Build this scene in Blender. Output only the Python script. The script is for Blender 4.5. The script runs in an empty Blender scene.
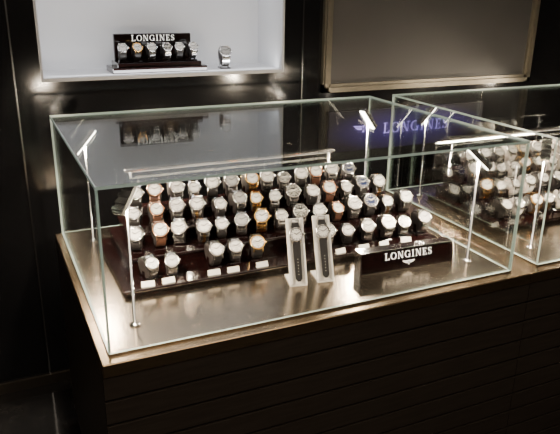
import bpy, math, random
from mathutils import Vector, Matrix
random.seed(23)
Z0=0.70
W,D,H=1.127,0.792,0.38
X2=1.227
YW=1.057
coll=bpy.context.scene.collection
# ------------------------------------------------------------ materials
def mat(name,col,rough=.5,metal=0,emit=None,es=0,spec=None,coat=0,noise=None,bump=0,scale=40,stretch=None):
    m=bpy.data.materials.new(name);m.use_nodes=True
    nt=m.node_tree;b=nt.nodes["Principled BSDF"]
    b.inputs["Base Color"].default_value=(*col,1)
    b.inputs["Roughness"].default_value=rough
    b.inputs["Metallic"].default_value=metal
    if spec is not None:b.inputs["Specular IOR Level"].default_value=spec
    if coat:b.inputs["Coat Weight"].default_value=coat;b.inputs["Coat Roughness"].default_value=.05
    if emit:
        b.inputs["Emission Color"].default_value=(*emit,1);b.inputs["Emission Strength"].default_value=es
    if noise is not None or bump:
        tc=nt.nodes.new("ShaderNodeTexCoord");mp=nt.nodes.new("ShaderNodeMapping")
        nz=nt.nodes.new("ShaderNodeTexNoise");nz.inputs["Scale"].default_value=scale;nz.inputs["Detail"].default_value=4
        if stretch:mp.inputs["Scale"].default_value=stretch
        nt.links.new(tc.outputs["Object"],mp.inputs[0]);nt.links.new(mp.outputs[0],nz.inputs[0])
        if noise is not None:
            r=nt.nodes.new("ShaderNodeValToRGB")
            r.color_ramp.elements[0].position=.3;r.color_ramp.elements[1].position=.7
            r.color_ramp.elements[0].color=(*col,1);r.color_ramp.elements[1].color=(*noise,1)
            nt.links.new(nz.outputs[0],r.inputs[0]);nt.links.new(r.outputs[0],b.inputs["Base Color"])
        if bump:
            bp=nt.nodes.new("ShaderNodeBump");bp.inputs["Strength"].default_value=bump;bp.inputs["Distance"].default_value=.002
            nt.links.new(nz.outputs[0],bp.inputs["Height"]);nt.links.new(bp.outputs[0],b.inputs["Normal"])
    return m
def glassmat(name,tint,refl=.8,base=.0):
    m=bpy.data.materials.new(name);m.use_nodes=True;nt=m.node_tree;b=nt.nodes["Principled BSDF"]
    b.inputs["Base Color"].default_value=(*tint,1);b.inputs["Metallic"].default_value=1;b.inputs["Roughness"].default_value=.015
    f=nt.nodes.new("ShaderNodeFresnel");f.inputs[0].default_value=1.45
    mu=nt.nodes.new("ShaderNodeMath");mu.operation='MULTIPLY_ADD';mu.inputs[1].default_value=refl;mu.inputs[2].default_value=base
    nt.links.new(f.outputs[0],mu.inputs[0]);nt.links.new(mu.outputs[0],b.inputs["Alpha"])
    b.inputs["Alpha"].default_value=.1
    m.diffuse_color=(*tint,.1)
    try:m.surface_render_method='BLENDED'
    except Exception:pass
    return m
M={}
M['glass']=glassmat("pane_glass",(.95,1,.98),.24)
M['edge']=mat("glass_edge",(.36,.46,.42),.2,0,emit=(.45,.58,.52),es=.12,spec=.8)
M['steel']=mat("brushed_steel_deck",(.46,.395,.31),.22,1,noise=(.32,.27,.21),bump=.05,scale=30,stretch=(1,14,1))
M['chrome']=mat("polished_steel",(.78,.78,.78),.15,1)
M['silver']=mat("silver_case",(.74,.73,.71),.22,1,noise=(.62,.61,.59),scale=60)
M['gold']=mat("gold_case",(.85,.54,.20),.22,1)
M['rose']=mat("rose_gold_case",(.78,.45,.29),.22,1)
M['wdial']=mat("white_dial",(.80,.785,.74),.35)
M['sdial']=mat("silver_dial",(.45,.445,.43),.35,.3)
M['bdial']=mat("black_dial",(.008,.009,.011),.25)
M['ldial']=mat("blue_dial",(.012,.02,.06),.25)
M['ink']=mat("dial_markers",(.015,.015,.018),.4)
M['lume']=mat("light_markers",(.80,.77,.66),.4)
M['black']=mat("black_leather",(.008,.007,.007),.5,bump=.4,scale=300)
M['brown']=mat("brown_leather",(.05,.019,.009),.5,bump=.4,scale=300)
M['white']=mat("white_leather",(.66,.64,.60),.5,bump=.2,scale=300)
M['wood']=mat("dark_burgundy_lacquer",(.0035,.0012,.0011),.14,coat=.3,noise=(.0075,.0022,.002),scale=14,stretch=(1,9,9))
M['pillow']=mat("cream_suede",(.45,.40,.35),.8,bump=.3,scale=400)
M['pillowd']=mat("dark_suede",(.010,.0065,.006),.7,bump=.3,scale=400)
M['acry']=mat("white_acrylic",(.80,.78,.74),.3)
M['card']=mat("card_stock",(.66,.64,.59),.6)
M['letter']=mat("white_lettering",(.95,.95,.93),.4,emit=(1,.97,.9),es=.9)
M['led']=mat("led_lens",(.9,.9,.9),.4,emit=(1,.90,.74),es=30)
M['barled']=mat("bar_led_lens",(.9,.9,.9),.4,emit=(1,.90,.74),es=4)
M['bronze']=mat("bronze_trim",(.34,.25,.155),.26,.95,noise=(.24,.175,.11),scale=18,stretch=(1,10,10))
M['cab']=mat("dark_walnut_slat",(.032,.025,.020),.30,.2,noise=(.044,.034,.027),scale=9,stretch=(1,14,14),bump=.06)
M['cabside']=mat("dark_walnut_side",(.035,.025,.019),.38,noise=(.05,.036,.026),scale=9,stretch=(12,12,1))
M['groove']=mat("slat_groove",(.006,.005,.004),.6)
M['lip']=mat("slat_lip",(.05,.04,.03),.35,.3)
M['wall']=mat("black_gloss_panel",(.006,.006,.007),.12,noise=(.011,.011,.012),scale=3,spec=.6)
M['walld']=mat("room_dark_plaster",(.03,.028,.027),.7,noise=(.035,.032,.03),scale=5)
M['niche']=mat("niche_lining",(.60,.61,.63),.6,noise=(.56,.57,.60),scale=4)
M['frame']=mat("champagne_frame",(.26,.235,.18),.35,.6,noise=(.21,.19,.15),scale=30)
M['screen']=mat("smoked_panel",(.07,.068,.066),.42,spec=.5,noise=(.09,.088,.086),scale=2)
M['nicheled']=mat("niche_led",(1,1,1),.5,emit=(.86,.9,1),es=6)
M['down']=mat("added_downlight_lens",(1,1,1),.5,emit=(1,.85,.65),es=30)

def floor_mat():
    m=mat("polished_dark_marble",(.012,.011,.011),.10,spec=.7);nt=m.node_tree;b=nt.nodes["Principled BSDF"]
    tc=nt.nodes.new("ShaderNodeTexCoord");br=nt.nodes.new("ShaderNodeTexBrick")
    br.offset=0;br.inputs["Scale"].default_value=1;br.inputs["Brick Width"].default_value=.6;br.inputs["Row Height"].default_value=.6
    br.inputs["Mortar Size"].default_value=.003
    br.inputs["Mortar"].default_value=(.05,.045,.04,1)
    nz=nt.nodes.new("ShaderNodeTexNoise");nz.inputs["Scale"].default_value=3;nz.inputs["Detail"].default_value=9;nz.inputs["Roughness"].default_value=.7
    r=nt.nodes.new("ShaderNodeValToRGB");e=r.color_ramp.elements
    e[0].position=.48;e[1].position=.72
    e[0].color=(.014,.0125,.012,1);e[1].color=(.085,.075,.065,1)
    nt.links.new(tc.outputs["Object"],br.inputs[0]);nt.links.new(tc.outputs["Object"],nz.inputs[0])
    nt.links.new(nz.outputs[0],r.inputs[0]);nt.links.new(r.outputs[0],br.inputs["Color1"]);nt.links.new(r.outputs[0],br.inputs["Color2"])
    nt.links.new(br.outputs[0],b.inputs["Base Color"]);return m
M['floor']=floor_mat()
def reflection_mat():  # violet glow fading outward, imitates a reflection in the case glass
    m=mat("violet_reflection_glow",(.01,.008,.03),.3);nt=m.node_tree;b=nt.nodes["Principled BSDF"]
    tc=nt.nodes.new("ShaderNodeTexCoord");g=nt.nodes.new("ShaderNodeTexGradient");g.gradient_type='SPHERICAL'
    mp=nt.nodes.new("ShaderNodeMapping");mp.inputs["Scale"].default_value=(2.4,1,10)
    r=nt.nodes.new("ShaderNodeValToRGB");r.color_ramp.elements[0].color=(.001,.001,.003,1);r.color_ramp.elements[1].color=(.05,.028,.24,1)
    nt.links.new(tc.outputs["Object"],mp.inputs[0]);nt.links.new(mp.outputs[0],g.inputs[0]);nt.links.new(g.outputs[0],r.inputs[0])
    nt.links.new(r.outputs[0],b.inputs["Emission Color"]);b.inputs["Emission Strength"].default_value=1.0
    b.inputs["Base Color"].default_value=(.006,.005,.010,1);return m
M['violet']=reflection_mat()
M['violetletter']=mat("reflected_lettering",(.3,.25,.6),.4,emit=(.36,.29,.85),es=1.5)  # glowing letters of the imitated glass reflection

# ------------------------------------------------------------ mesh builder
class MB:
    def __init__(s):s.v=[];s.f=[];s.m=[];s.mats=[];s.sm=[]
    def mi(s,k):
        if k not in s.mats:s.mats.append(k)
        return s.mats.index(k)
    def add(s,vs,fs,k,smooth=False,T=None):
        o=len(s.v)
        for p in vs:
            p=Vector(p)
            if T is not None:p=T@p
            s.v.append(tuple(p))
        i=s.mi(k)
        for f in fs:
            s.f.append([o+a for a in f]);s.m.append(i);s.sm.append(smooth)
        return s
    def box(s,a,b,k,T=None,edgek=None,thin=None):
        x0,y0,z0=a;x1,y1,z1=b
        vs=[(x0,y0,z0),(x1,y0,z0),(x1,y1,z0),(x0,y1,z0),(x0,y0,z1),(x1,y0,z1),(x1,y1,z1),(x0,y1,z1)]
        fs=[(0,3,2,1),(4,5,6,7),(0,1,5,4),(2,3,7,6),(1,2,6,5),(3,0,4,7)]
        if edgek is None:return s.add(vs,fs,k,False,T)
        ax=[2,2,1,1,0,0]
        s.add(vs,[f for f,q in zip(fs,ax) if q==thin],k,False,T)
        return s.add(vs,[f for f,q in zip(fs,ax) if q!=thin],edgek,False,T)
    def bbox(s,a,b,k,c,T=None):
        x0,y0,z0=a;x1,y1,z1=b
        def ring(z,i):
            return [(x0+c+i,y0+i,z),(x1-c-i,y0+i,z),(x1-i,y0+c+i,z),(x1-i,y1-c-i,z),(x1-c-i,y1-i,z),(x0+c+i,y1-i,z),(x0+i,y1-c-i,z),(x0+i,y0+c+i,z)]
        vs=ring(z0,0)+ring(z1-c,0)+ring(z1,c)
        fs=[tuple(range(7,-1,-1)),tuple(range(16,24))]
        for r in range(2):
            for i in range(8):fs.append((r*8+i,r*8+(i+1)%8,r*8+8+(i+1)%8,r*8+8+i))
        return s.add(vs,fs,k,False,T)
    def lathe(s,prof,k,n=24,T=None,smooth=True,sy=1):
        vs=[];fs=[];m=len(prof)
        for r,z in prof:
            for i in range(n):
                a=2*math.pi*i/n;vs.append((r*math.cos(a),sy*r*math.sin(a),z))
        for j in range(m-1):
            for i in range(n):fs.append((j*n+i,j*n+(i+1)%n,(j+1)*n+(i+1)%n,(j+1)*n+i))
        if prof[0][0]>1e-6:fs.append(tuple(range(n-1,-1,-1)))
        if prof[-1][0]>1e-6:fs.append(tuple((m-1)*n+i for i in range(n)))
        return s.add(vs,fs,k,smooth,T)
    def mesh(s,name):
        me=bpy.data.meshes.new(name);me.from_pydata(s.v,[],s.f)
        for k in s.mats:me.materials.append(M[k])
        for p,i,sm in zip(me.polygons,s.m,s.sm):p.material_index=i;p.use_smooth=sm
        me.update();return me
def obj(name,me,parent=None,loc=(0,0,0),rot=None,**kw):
    o=bpy.data.objects.new(name,me.mesh(name) if isinstance(me,MB) else me)
    coll.objects.link(o)
    if parent:o.parent=parent
    o.location=loc
    if rot is not None:o.rotation_euler=rot
    for k,v in kw.items():o[k]=v
    return o
def empty(name,loc,label,cat,group=None,rot=None):
    o=bpy.data.objects.new(name,None);coll.objects.link(o);o.location=loc;o.empty_display_size=.02
    if rot is not None:o.rotation_euler=rot
    o["label"]=label;o["category"]=cat
    if group:o["group"]=group
    return o

# ------------------------------------------------------------ serif letters
def stroke(pts,ws):
    out=[]
    n=len(pts);L=[]
    for i in range(n):
        a=Vector(pts[max(i-1,0)]);b=Vector(pts[min(i+1,n-1)]);d=(b-a).normalized();nn=Vector((-d.y,d.x))
        p=Vector(pts[i]);w=ws[i]/2;L.append((p+nn*w,p-nn*w))
    for i in range(n-1):out.append([L[i][0],L[i][1],L[i+1][1],L[i+1][0]])
    return out
def rect(x0,y0,x1,y1):return [[(x0,y0),(x1,y0),(x1,y1),(x0,y1)]]
def arc(cx,cy,rx,ry,a0,a1,n=16,thick=.17,thin=.06):
    pts=[];ws=[]
    for i in range(n+1):
        a=math.radians(a0+(a1-a0)*i/n);pts.append((cx+rx*math.cos(a),cy+ry*math.sin(a)));ws.append(thin+(thick-thin)*abs(math.cos(a))**1.3)
    return stroke(pts,ws)
def glyph(c):
    t=.06
    if c=='L':return rect(.12,0,.28,1)+rect(0,0,.7,t)+rect(0,1-t,.4,1)+rect(.62,0,.7,.26),.74
    if c=='O':return arc(.48,.5,.40,.47,0,360,28),.98
    if c=='N':return rect(.10,0,.17,1)+rect(0,0,.27,t)+rect(0,1-t,.2,1)+rect(.75,0,.82,1)+rect(.65,1-t,.92,1)+[[(.08,1),(.27,1),(.84,0),(.65,0)]],.96
    if c=='G':return arc(.48,.5,.40,.47,40,325,24)+rect(.70,.03,.86,.42)+rect(.58,.40,.95,.40+t)+rect(.76,.68,.82,.95),.98
    if c=='I':return rect(.12,0,.28,1)+rect(0,0,.4,t)+rect(0,1-t,.4,1),.46
    if c=='E':return rect(.12,0,.28,1)+rect(0,0,.68,t)+rect(0,1-t,.64,1)+rect(.28,.47,.52,.53)+rect(.60,0,.68,.24)+rect(.57,.78,.64,1)+rect(.47,.38,.53,.62),.74
    if c=='S':
        pts=[(.55,.80),(.46,.93),(.30,.97),(.13,.90),(.09,.75),(.16,.62),(.32,.52),(.48,.42),(.55,.28),(.50,.12),(.34,.03),(.17,.07),(.08,.22)]
        ws=[.05,.06,.06,.10,.15,.17,.18,.17,.15,.10,.06,.06,.05]
        return stroke(pts,ws)+rect(.52,.74,.57,.97)+rect(.06,.03,.11,.28),.64
def word(txt,h,k,sp=.14):
    mb=MB();x=0;P=[]
    for c in txt:
        q,w=glyph(c)
        for poly in q:P.append([(x+p[0],p[1]) for p in poly])
        x+=w+sp
    x-=sp
    for poly in P:
        vs=[((a-x/2)*h,0,b*h) for a,b in poly];n=len(vs)
        mb.add(vs+[(a,-.0006,c) for a,b,c in vs],[tuple(range(n)),tuple(range(2*n-1,n-1,-1))]+[(i,(i+1)%n,n+(i+1)%n,n+i) for i in range(n)],k)
    return mb,x*h
def emblem(w,k):
    mb=MB()
    def poly(ps):
        vs=[(a*w,0,b*w) for a,b in ps];n=len(vs)
        mb.add(vs+[(a,-.0006,c) for a,b,c in vs],[tuple(range(n)),tuple(range(2*n-1,n-1,-1))]+[(i,(i+1)%n,n+(i+1)%n,n+i) for i in range(n)],k)
    for sg in(-1,1):
        for i,(l,y) in enumerate([(.50,.12),(.42,.055),(.33,-.005)]):
            poly([(sg*.07,y-.022),(sg*.07,y+.022),(sg*l,y+.045),(sg*(l-.05),y)])
    poly([(-.055,.16),(.055,.16),(0,.02)]);poly([(-.055,-.13),(.055,-.13),(0,.02)])
    return mb

# ------------------------------------------------------------ room
def wallbox(name,a,b,k='walld'):
    return obj(name,MB().box(a,b,k),kind="structure")
XL,XR,YF,ZC=-2.2,4.2,-3.2,2.8
wallbox("floor",(XL,YF,-.1),(XR,YW+.4,0),'floor')
wallbox("ceiling",(XL,YF,ZC),(XR,YW+.4,ZC+.1))
wallbox("wall_left",(XL-.1,YF,0),(XL,YW+.4,ZC))
wallbox("wall_right",(XR,YF,0),(XR+.1,YW+.4,ZC))
wallbox("wall_front",(XL,YF-.1,0),(XR,YF,ZC))
NX0,NX1,NZ0,NZ1,ND=.01,.899,Z0+.454,Z0+1.02,.24
wb=MB()
for a,b in [((XL,YW,0),(NX0,YW+.3,ZC)),((NX1,YW,0),(XR,YW+.3,ZC)),((NX0,YW,0),(NX1,YW+.3,NZ0-.012)),((NX0,YW,NZ1+.01),(NX1,YW+.3,ZC))]:
    wb.box(a,b,'wall')
obj("wall_back",wb,kind="structure")
nl=MB()
nl.box((NX0,YW,NZ0-.012),(NX1,YW+ND,NZ0),'niche');nl.box((NX0,YW,NZ1),(NX1,YW+ND,NZ1+.01),'niche')
nl.box((NX0,YW+ND,NZ0-.012),(NX1,YW+ND+.01,NZ1+.01),'niche')
nl.box((NX0,YW,NZ0),(NX0+.008,YW+ND,NZ1),'niche');nl.box((NX1-.008,YW,NZ0),(NX1,YW+ND,NZ1),'niche')
obj("trim_1",nl,kind="structure")
tr=MB()
for x in(-.075,-.47,NX1+.075):tr.box((x,YW-.004,0),(x+.005,YW,ZC),'chrome')
obj("trim_2",tr,kind="structure")
obj("baseboard_back",MB().box((XL,YW-.012,0),(XR,YW,.04),'lip'),kind="structure")
ns=empty("light_strip",(0,0,0),"thin white LED strip under the niche top","light strip")
ns.location=((NX0+NX1)/2,YW+.05,NZ1)
obj("housing",MB().box((-.42,-.012,-.008),(.42,.012,0),'chrome'),ns)
obj("lens",MB().box((-.415,-.009,-.011),(.415,.009,-.008),'nicheled'),ns)
def area(name,loc,to,power,sx,sy,col):
    l=bpy.data.lights.new(name,'AREA');l.shape='RECTANGLE';l.size=sx;l.size_y=sy;l.energy=power;l.color=col
    o=bpy.data.objects.new(name,l);coll.objects.link(o);o.location=loc
    o.rotation_euler=(Vector(to)-Vector(loc)).to_track_quat('-Z','Y').to_euler();return o
area("niche_lamp",((NX0+NX1)/2,YW+.08,NZ1-.02),((NX0+NX1)/2,YW+.17,NZ0),2.3,.8,.04,(.96,.97,1))
area("niche_lamp_low",((NX0+NX1)/2,YW+.03,NZ0+.006),((NX0+NX1)/2,YW+.24,NZ0+.12),.9,.85,.01,(.97,.98,1))

# framed panel on the wall
FX0,FX1,FZ0,FZ1=1.061,2.148,Z0+.357,Z0+1.35
fr=empty("framed_panel",((FX0+FX1)/2,YW,FZ0),"smoked glass panel in champagne metal frame on black wall","wall panel")
w=(FX1-FX0)/2;hh=FZ1-FZ0
fm=MB()
for i,(t,d) in enumerate([(.034,.022),(.022,.032)]):
    o=0 if i==0 else .006
    fm.box((-w+o,-d,o),(w-o,-.001-i*.02,o+t-2*o*.5),'frame');fm.box((-w+o,-d,hh-t),(w-o,-.001-i*.02,hh-o),'frame')
    fm.box((-w+o,-d,o),(-w+t,-.001-i*.02,hh-o),'frame');fm.box((w-t,-d,o),(w-o,-.001-i*.02,hh-o),'frame')
obj("frame",fm,fr)
obj("glass_panel",MB().box((-w+.03,-.012,.03),(w-.03,-.002,hh-.03),'screen'),fr)
vs=empty("painted_reflection",(1.50,YW-.012,Z0+.19),"painted glass reflection: violet glow, winged emblem and serif lettering","sign")  # added glowing board, stands in for a reflection in the glass top
obj("reflection_face",MB().box((-.40,-.002,-.085),(.40,.011,.085),'violet'),vs)
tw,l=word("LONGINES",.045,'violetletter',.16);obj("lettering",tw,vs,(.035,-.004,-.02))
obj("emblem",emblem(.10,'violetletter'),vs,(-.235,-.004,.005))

# ------------------------------------------------------------ counters + glass cases
def cabinet(x0,x1,label):
    yF,yB=-.028,.80
    TH=.032
    r=empty("counter_cabinet",((x0+x1)/2,(yF+yB)/2,0),label,"cabinet","slatted display counters")
    w=(x1-x0)/2;d=(yB-yF)/2;T=Z0
    obj("body",MB().box((-w,-d+.012,.06),(w,d,T-TH),'cabside').box((-w+.03,-d+.05,0),(w-.03,d-.03,.06),'groove'),r)
    sp=MB();z=T-TH-.002
    while z>.1:
        zb=z-.062
        sp.add([(-w,-d+.012,zb+.005),(w,-d+.012,zb+.005),(w,-d,zb+.007),(-w,-d,zb+.007),(-w,-d,z-.001),(w,-d,z-.001),(w,-d+.012,z),(-w,-d+.012,z)],
               [(0,1,2,3),(3,2,5,4),(4,5,6,7),(0,3,4,7),(1,6,5,2)],'cab')
        z=zb
    sp.box((-w,-d+.006,.06),(w,-d+.0119,T-TH),'groove')
    obj("slat_panel",sp,r)
    tp=MB()
    tp.bbox((-w,-d-.002,T-TH),(w,d,T-.001),'bronze',.002)
    obj("top_trim",tp,r)
    return r
cabinet(-.020,1.176,"dark walnut slatted counter cabinet with bronze top trim")
cabinet(1.178,X2+W+.02,"dark walnut slatted counter cabinet with bronze top trim")

def case(x0,label):
    r=empty("glass_display_case",(x0+W/2,D/2,Z0),label,"display case","glass display cases")
    w=W/2;d=D/2;t=.006
    obj("deck",MB().box((-w,-d,-.0008),(w,d,.004),'steel'),r)
    obj("glass_front",MB().box((-w,-d,.0045),(w,-d+t,H-t-.0005),'glass',edgek='edge',thin=1),r)
    obj("glass_back",MB().box((-w,d-t,.0045),(w,d,H-t-.0005),'glass',edgek='edge',thin=1),r)
    for s,n in((-1,"glass_side"),(1,"glass_side")):
        a,b=sorted((s*w,s*(w-t)))
        obj(n,MB().box((a,-d+t+.0005,.0045),(b,d-t-.0005,H-t-.0005),'glass',edgek='edge',thin=0),r)
    obj("glass_top",MB().box((-w,-d,H-t),(w,d,H),'glass',edgek='edge',thin=2),r)
case(0,"frameless glass display case with green edges and steel deck")
case(X2,"frameless glass display case with green edges and steel deck")
DZ=Z0+.0045

# lamps
def lamp(x,y,ix,iy,power):
    r=empty("case_spotlight",(x,y,DZ),"slim chrome stem LED lamp with tilted bar head on steel deck","lamp","case spotlights")
    hp=.315
    p=MB();p.lathe([(.013,0),(.013,.003),(.009,.006),(.0035,.008),(.0035,hp)],'chrome',20)
    obj("stem",p,r)
    d=Vector((ix*.045,iy*.045,.055)).normalized();side=Vector((-iy,ix,0)).normalized()
    nrm=side.cross(d)
    if nrm.z>0:nrm=-nrm
    side=d.cross(nrm)
    Mx=Matrix((side,d,nrm)).transposed().to_4x4()
    T=Matrix.Translation((0,0,hp))@Mx
    h=MB();h.box((-.013,-.045,-.006),(.013,.045,.006),'chrome',T);
    for i in range(5):h.box((-.015,-.04+i*.017,-.009),(.015,-.032+i*.017,-.006),'chrome',T)
    obj("lamp_head",h,r)
    l=MB();l.box((-.011,-.042,.0062),(.011,.042,.009),'led',T);obj("led_lens",l,r)
    n=nrm.normalized();c=Vector((x,y,DZ+hp))+n*.016
    area("lamp_light",c,c+n+Vector((0,0,-.5)),power,.016,.08,(1,.83,.62))
for bx in(0,X2):
    for (x,y,ix,iy) in((.08,.108,1,1),(.08,.68,1,-.2),(1.055,.104,-1,1),(1.055,.68,-1,-.2)):
        lamp(bx+x,y,ix,iy,11 if iy==1 else 7)

# risers
STEP=[(.25,.37,.018),(.37,.465,.052),(.465,.555,.085),(.555,.64,.115)]
def riser(bx):
    xs=[(-.485,.485),(-.45,.475),(-.42,.46),(-.395,.40)]
    zp=0
    for i,(y0,y1,z) in enumerate(STEP):
        x0,x1=xs[i]
        r=empty("riser_tier",(bx+.575,.44,DZ+zp),"dark burgundy lacquered riser tier with steel inlay under watches","display riser","stepped riser tiers")
        mb=MB()
        mb.box((x0,y0-.44+.004,0),(x1,STEP[-1][1]-.44,z-.008-zp),'wood')
        mb.bbox((x0-.004,y0-.44,z-.0079-zp),(x1+.004,STEP[-1][1]-.44+.002,z-zp),'wood',.0015)
        obj("board",mb,r)
        obj("edge_inlay",MB().box((x0,y0-.4412,z-.007-zp),(x1,y0-.4401,z-.0055-zp),'chrome'),r);zp=z
riser(0)
riser(X2)
def lightbar(bx):
    r=empty("light_bar",(bx+.55,.672,DZ),"slim metal light bar on two posts behind the riser","light bar","case light bars")
    L=.365;h=.212
    b=MB();b.bbox((-L,-.012,h),(L,.012,h+.010),'silver',.003);obj("bar_housing",b,r)
    for s in(-1,1):
        p=MB().lathe([(.012,0),(.012,.003),(.004,.005),(.004,h)],'chrome',14)
        obj("post",p,r,(s*(L-.02),0,0))
    obj("led_lens",MB().box((-L+.01,-.008,h-.0015),(L-.01,.004,h),'barled'),r)
    area("bar_light",(bx+.55,.66,DZ+h-.006),(bx+.55,.50,DZ+.1),5.5,.7,.01,(1,.84,.62))
lightbar(0);lightbar(X2)

# ------------------------------------------------------------ watches
PHI=math.radians(50)
def case_mesh(k,R=.0195):
    m=MB();m.lathe([(R*.80,-.005),(R*.95,-.0035),(R,-.001),(R,.0015),(R*.95,.0035),(R*.86,.0042),(R*.83,.003)],k,32)
    for sx in(-1,1):
        for sy in(-1,1):
            m.add([(sx*.0095,sy*R*.80,.002),(sx*.0125,sy*R*.75,.002),(sx*.0125,sy*R*1.22,-.003),(sx*.0095,sy*R*1.22,-.003),
                   (sx*.0095,sy*R*.80,-.003),(sx*.0125,sy*R*.75,-.003),(sx*.0125,sy*R*1.20,-.006),(sx*.0095,sy*R*1.20,-.006)],
                  [(0,1,2,3),(7,6,5,4),(0,4,5,1),(1,5,6,2),(2,6,7,3),(3,7,4,0)],k)
    return m.mesh("watch_case")
def crown_mesh(k,R=.0195):
    T=Matrix.Translation((R,0,0))@Matrix.Rotation(math.pi/2,4,'Y')
    return MB().lathe([(.0022,-.001),(.0028,.001),(.0028,.003),(.002,.0036)],k,12,T).mesh("crown")
def dial_mesh(k,ink,chrono,R=.0195):
    m=MB();m.lathe([(R*.85,.0028),(R*.85,.0031)],'ink',32,smooth=False)
    m.lathe([(R*.76,.0030),(R*.76,.0033)],k,32,smooth=False)
    for i in range(12):
        a=i*math.pi/6;l=.0030 if i%3 else .0045
        T=Matrix.Rotation(a,4,'Z');m.box((-.0008,R*.72-l,.0032),(.0008,R*.72,.0036),ink,T)
    T=Matrix.Rotation(math.radians(58),4,'Z');m.box((-.0010,-.001,.0036),(.0010,R*.42,.0040),ink,T)
    T=Matrix.Rotation(math.radians(-58),4,'Z');m.box((-.0009,-.001,.0040),(.0009,R*.62,.0043),ink,T)
    if chrono:
        for p in((-.0072,0),(.0072,0),(0,-.0072)):
            T=Matrix.Translation((p[0],p[1],.0033));
            m.lathe([(.0036,0),(.0036,.0002)],ink,14,T,False);m.lathe([(.0024,0),(.0024,.0003)],k,14,T,False)
    return m.mesh("dial")
RY,RZ=.028,.024
def strap_mesh(k,bracelet,k2=None):
    m=MB();a0,a1=math.radians(128),math.radians(412)
    n=34
    def P(a,r=0):return Vector((0,(RY+r)*math.cos(a),-RZ+(RZ+r)*math.sin(a)-.003))
    if not bracelet:
        vs=[];fs=[]
        for i in range(n+1):
            a=a0+(a1-a0)*i/n;u=abs(i/n-.5)*2;wd=.0092+.0014*u
            for x,r in((-wd,0),(wd,0),(wd,.0022),(-wd,.0022)):
                p=P(a,r);vs.append((x,p.y,p.z))
        for i in range(n):
            for j in range(4):fs.append((i*4+j,i*4+(j+1)%4,(i+1)*4+(j+1)%4,(i+1)*4+j))
        fs+= [(3,2,1,0),(n*4,n*4+1,n*4+2,n*4+3)]
        m.add(vs,fs,k)
    else:
        n=20
        for i in range(n):
            b0=a0+(a1-a0)*(i+.10)/n;b1=a0+(a1-a0)*(i+.90)/n
            for (x0,x1,kk,h) in((-.011,-.0042,k,.0026),(-.0036,.0036,k2 or k,.0031),(.0042,.011,k,.0026)):
                vs=[]
                for a in(b0,b1):
                    for x,r in((x0,0),(x1,0),(x1,h),(x0,h)):
                        p=P(a,r);vs.append((x,p.y,p.z))
                m.add(vs,[(0,1,2,3),(7,6,5,4),(0,4,5,1),(1,5,6,2),(2,6,7,3),(3,7,4,0)],kk)
    return m.mesh("strap")
cm={k:case_mesh(k) for k in('silver','gold','rose')}
cr={k:crown_mesh(k) for k in('silver','gold','rose')}
dm={(k,c):dial_mesh(k,'lume' if k in('bdial','ldial') else 'ink',c) for k in('wdial','sdial','bdial','ldial') for c in(0,1)}
sm={'black':strap_mesh('black',0),'brown':strap_mesh('brown',0),'white':strap_mesh('white',0),
    'steel':strap_mesh('silver',1),'twotone':strap_mesh('silver',1,'gold'),'gold':strap_mesh('gold',1)}
VAR=[('silver','wdial',0,'black',"steel watch, white dial, black leather strap"),
     ('silver','wdial',1,'steel',"steel chronograph, white dial, link bracelet"),
     ('silver','bdial',1,'steel',"steel chronograph, black dial, link bracelet"),
     ('gold','wdial',0,'gold',"gold watch, white dial, gold bracelet"),
     ('rose','wdial',0,'brown',"rose gold watch, white dial, brown strap"),
     ('silver','sdial',0,'steel',"steel watch, silver dial, link bracelet"),
     ('silver','wdial',0,'twotone',"two-tone watch, white dial, mixed bracelet"),
     ('silver','ldial',0,'black',"steel watch, blue dial, black leather strap"),
     ('silver','wdial',0,'white',"steel watch, white dial, white strap"),
     ('gold','wdial',1,'black',"gold chronograph, white dial, black strap")]
HC=.036
def stand_mesh(k):
    m=MB()
    T0=Matrix.Rotation(PHI,4,'X')
    n=20;vs=[];fs=[];secs=[(-.0135,.80),(-.0128,.95),(-.0115,1),(.0115,1),(.0128,.95),(.0135,.80)]
    for x,s in secs:
        for i in range(n):
            a=2*math.pi*i/n;vs.append((x,(RY-.0012)*s*math.cos(a),(RZ-.0042)*s*math.sin(a)-.0))
    for j in range(len(secs)-1):
        for i in range(n):fs.append((j*n+i,(j+1)*n+i,(j+1)*n+(i+1)%n,j*n+(i+1)%n))
    fs.append(tuple(range(n)));fs.append(tuple(range(len(secs)*n-1,(len(secs)-1)*n-1,-1)))
    T=Matrix.Translation((0,0,HC))@T0@Matrix.Translation((0,0,-.001))
    m.add(vs,fs,k,True,T)
    m.bbox((-.016,-.019,0),(.016,.019,.0045),'wood',.001)
    for s in(-1,1):
        a,b=sorted((s*.0116,s*.0140));m.box((a,-.006,.004),(b,.006,HC-.008),'wood')
    return m.mesh("watch_stand")
stm={'pillow':stand_mesh('pillow'),'pillowd':stand_mesh('pillowd')}
def watch(x,y,z,v,rotz=0,s=1.0,group="watches on the stepped riser",extra=" on small cushion stand",pil=None):
    cs,dl,ch,st,lab=VAR[v]
    pk=pil or ('pillow' if v in(8,) else 'pillowd')
    so=obj("watch_stand",stm[pk],None,(x,y,z),(0,0,rotz));so.scale=(s,s,s)
    so["label"]="small %s suede cushion stand holding a watch"%("cream" if pk=='pillow' else "dark");so["category"]="watch stand";so["group"]="cushion stands"
    r=empty("watch",(0,0,0),lab+extra,"watch",group)
    Tm=Matrix.Translation((x,y,z))@Matrix.Rotation(rotz,4,'Z')@Matrix.Scale(s,4)@Matrix.Translation((0,0,HC))@Matrix.Rotation(PHI,4,'X')@Matrix.Translation((0,0,RZ+.003))
    r.matrix_world=Tm
    for n,me in(("watch_case",cm[cs]),("dial",dm[(dl,ch)]),("strap",sm[st]),("crown",cr[cs])):
        obj(n,me,r)
    return r
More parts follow.
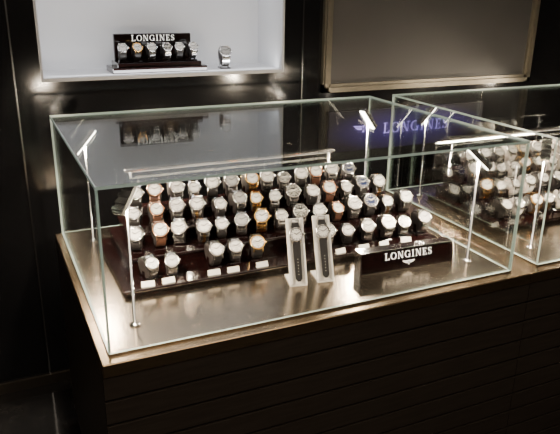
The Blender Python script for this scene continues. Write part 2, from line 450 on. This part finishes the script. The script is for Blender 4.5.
def rows(bx,spec,pool,label_extra,sc=1.0):
    for i,(row,x0,x1,n) in enumerate(spec):
        y0,y1,z=STEP[row];yc=(y0+y1)/2-.002
        off=random.randrange(len(pool))
        for j in range(n):
            x=bx+x0+(x1-x0)*j/(n-1)+random.uniform(-.0025,.0025)
            s=random.choice((1.12,1.18,1.2,1.02))*sc
            watch(x,yc+random.uniform(-.010,.006),DZ+z,pool[(off+j)%len(pool)],random.uniform(-.36,.16)-.06,s,extra=label_extra)
POOL=[0,1,3,6,0,2,1,9,5,0,4,1,6,0,5,3,1,2,0,4,1,7,6]
rows(0,[(3,.20,.925,13),(2,.175,.99,14),(1,.16,1.03,15)],POOL," on cushion stand")
rows(0,[(0,.70,1.03,6)],[1,2,5,6,0,1]," on cushion stand")
watch(.345,.315,DZ+.018,0,.1,1.12);watch(.474,.318,DZ+.018,9,-.2,1.12);watch(.409,.322,DZ+.018,1,-.1,1.05)
watch(.160,.300,DZ+.018,1,.35,1.0);watch(.222,.298,DZ+.018,5,-.1,1.0)
rows(X2,[(3,.215,.80,10),(2,.175,.72,10),(1,.15,.66,9),(0,.14,.6,8)],[8,8,1,0,1,8,3,6]," on cushion stand")

# price cards
def card(x,y,z,rz,w=.034):
    m=MB();m.box((-w/2,-.001,0),(w/2,.001,.015),'card',Matrix.Rotation(math.radians(-30),4,'X'));m.box((-w/2,0,0),(w/2,.010,.0012),'card')
    obj("price_card",m,None,(x,y,z),(0,0,rz),label="tiny pale folded price card on the riser tray",category="price card",group="price cards")
for x,y in((.15,.258),(.205,.259),(.33,.26),(.385,.258),(.47,.259),(.72,.259),(.80,.26),(.87,.259),(.95,.26)):
    card(x,y,DZ+.018,random.uniform(-.15,.15))

# ------------------------------------------------------------ strap ladder stands
def ladder(x,y,rz,label,tilt=24):
    r=empty("strap_display_stand",(x,y,DZ),label,"strap stand","strap display stands",(0,0,rz))
    t=math.radians(tilt);T=Matrix.Rotation(-t,4,'X');L=.182
    m=MB();wd=.023
    m.box((-wd,-.0025,.006),(wd,.0025,L),'acry',T@Matrix.Translation((0,.004,0)))
    m.box((-wd,-.004,.006),(-wd+.006,-.0015+.003,L),'acry',T);m.box((wd-.006,-.004,.006),(wd,-.0015+.003,L),'acry',T)
    m.box((-wd,0,.0003),(wd,.075,.0035),'acry')
    m.box((-.006,.068,.003),(.006,.074,L*math.cos(t)*.86),'acry')
    obj("panel",m,r)
    w=empty("watch",(0,0,0),"steel watch, open black strap laid along white stand","watch","strap watches")
    Wm=Matrix.Translation((x,y,DZ))@Matrix.Rotation(rz,4,'Z')@T@Matrix.Rotation(math.pi/2,4,'X')@Matrix.Translation((0,.138,.0105))
    w.matrix_world=Wm
    obj("watch_case",cm['silver'],w);obj("dial",dm[('wdial',0)],w);obj("crown",cr['silver'],w)
    s=MB()
    def seg(y0,y1,w0,w1):
        s.add([(-w0,y0,-.0045),(w0,y0,-.0045),(w1,y1,-.0045),(-w1,y1,-.0045),(-w0,y0,-.0018),(w0,y0,-.0018),(w1,y1,-.0018),(-w1,y1,-.0018)],
              [(3,2,1,0),(4,5,6,7),(0,1,5,4),(1,2,6,5),(2,3,7,6),(3,0,4,7)],'black')
    seg(.018,.034,.0104,.0092);seg(-.118,-.018,.0090,.0104)
    seg(-.125,-.118,.003,.0090)
    obj("strap",s,w)
    b=MB()
    for i in range(6):
        b.lathe([(.0011,-.0018),(.0011,-.0014)],'lume',8,Matrix.Translation((0,-.066-i*.008,0)))
    obj("strap_holes",b,w)
    k=MB();k.box((-.0105,.031,-.0045),(.0105,.034,-.0005),'silver');k.box((-.0105,.039,-.0045),(.0105,.0415,-.0005),'silver')
    k.box((-.0105,.034,-.0045),(-.0085,.039,-.0005),'silver');k.box((.0085,.034,-.0045),(.0105,.039,-.0005),'silver')
    obj("buckle",k,w)
ladder(.525,.142,-.22,"tall white leaning stand presenting a watch with black strap")
ladder(.603,.136,-.20,"tall white leaning stand presenting a watch with black strap")

# ------------------------------------------------------------ logo plinth
lp=empty("logo_plinth",(.868,.15,DZ),"burgundy lacquered plinth with white serif lettering and winged emblem","sign",rot=(0,0,math.radians(-3)))
m=MB();m.add([(-.15,-.022,0),(.15,-.022,0),(.15,.025,0),(-.15,.025,0),(-.15,-.010,.060),(.15,-.010,.060),(.15,.025,.060),(-.15,.025,.060)],
      [(3,2,1,0),(4,5,6,7),(0,1,5,4),(1,2,6,5),(2,3,7,6),(3,0,4,7)],'wood')
obj("block",m,lp)
obj("edge_line",MB().box((-.15,-.0235,0),(.15,-.0222,.002),'chrome').box((-.15,-.0115,.0585),(.15,-.0101,.0605),'chrome').box((-.1515,-.0115,.0),(-.1502,.025,.0605),'chrome'),lp)
til=-math.atan2(.012,.060)
tw,l=word("LONGINES",.020,'letter',.18);obj("lettering",tw,lp,(0,-.0168,.032),(til,0,0))
obj("emblem",emblem(.042,'letter'),lp,(0,-.0193,.017),(til,0,0))

# ------------------------------------------------------------ niche display
nd=empty("niche_display_stand",(.43,YW+.10,NZ0),"low dark lacquered two-step stand in the lit niche","display stand")
m=MB();m.bbox((-.175,-.055,0),(.175,.07,.020),'wood',.002);m.bbox((-.155,-.045,.020),(.155,.07,.036),'wood',.002)
obj("block",m,nd)
ps=empty("niche_sign_board",(.43,YW+.158,NZ0+.036),"upright dark lacquered board with white serif lettering behind watches","sign")
obj("board",MB().bbox((-.145,-.007,0),(.145,.010,.094),'wood',.002),ps)
tw,l=word("LONGINES",.021,'letter',.18);obj("lettering",tw,ps,(0,-.0075,.068))
for i,(x,v) in enumerate([(-.128,0),(-.078,9),(-.025,1),(.030,2),(.082,0),(.130,1)]):
    watch(.43+x,YW+.10-.002,NZ0+.036,v,random.uniform(-.2,.2),.95,group="watches in the wall niche",extra=" on niche stand")
watch(.69,YW+.10,NZ0,5,-.1,1.25,group="watches in the wall niche",extra=" alone in niche",pil='pillowd')

# ------------------------------------------------------------ added ceiling downlights, unseen, to reflect in the glossy watch cases
for x in(-1.2,.4,2.0,3.3):
    for y in(-2.2,-.7,.4):
        r=empty("added_downlight",(x,y,ZC),"added round warm ceiling downlight, unseen, with white rim","ceiling light","added ceiling downlights")
        obj("rim",MB().lathe([(.055,0),(.055,-.006),(.045,-.008),(.043,-.001)],'acry',24),r)
        obj("lens",MB().lathe([(.042,-.002),(.042,-.001)],'down',24),r)
l=bpy.data.lights.new("room_fill",'AREA');l.energy=56;l.size=2.5;l.color=(1,.86,.70)
o=bpy.data.objects.new("room_fill",l);coll.objects.link(o);o.location=(.3,-1.6,2.7)

wd=bpy.data.worlds.new("World");bpy.context.scene.world=wd;wd.use_nodes=True
wd.node_tree.nodes["Background"].inputs[0].default_value=(.05,.05,.055,1);wd.node_tree.nodes["Background"].inputs[1].default_value=.3
# ------------------------------------------------------------ camera
yaw,pitch,roll=.436,.343,.016
cy,sy=math.cos(yaw),math.sin(yaw)
f=Vector((sy*math.cos(pitch),cy*math.cos(pitch),-math.sin(pitch)))
r0=Vector((cy,-sy,0));u0=r0.cross(f)
r=r0*math.cos(roll)+u0*math.sin(roll);u=-r0*math.sin(roll)+u0*math.cos(roll)
cd=bpy.data.cameras.new("camera");cd.sensor_width=36;cd.lens=643.8/560*36;cd.clip_start=.05
cam=bpy.data.objects.new("camera",cd);coll.objects.link(cam)
Mx=Matrix((r,u,-f)).transposed().to_4x4();cam.matrix_world=Matrix.Translation((-.178,-1.24,.753+Z0))@Mx
bpy.context.scene.camera=cam
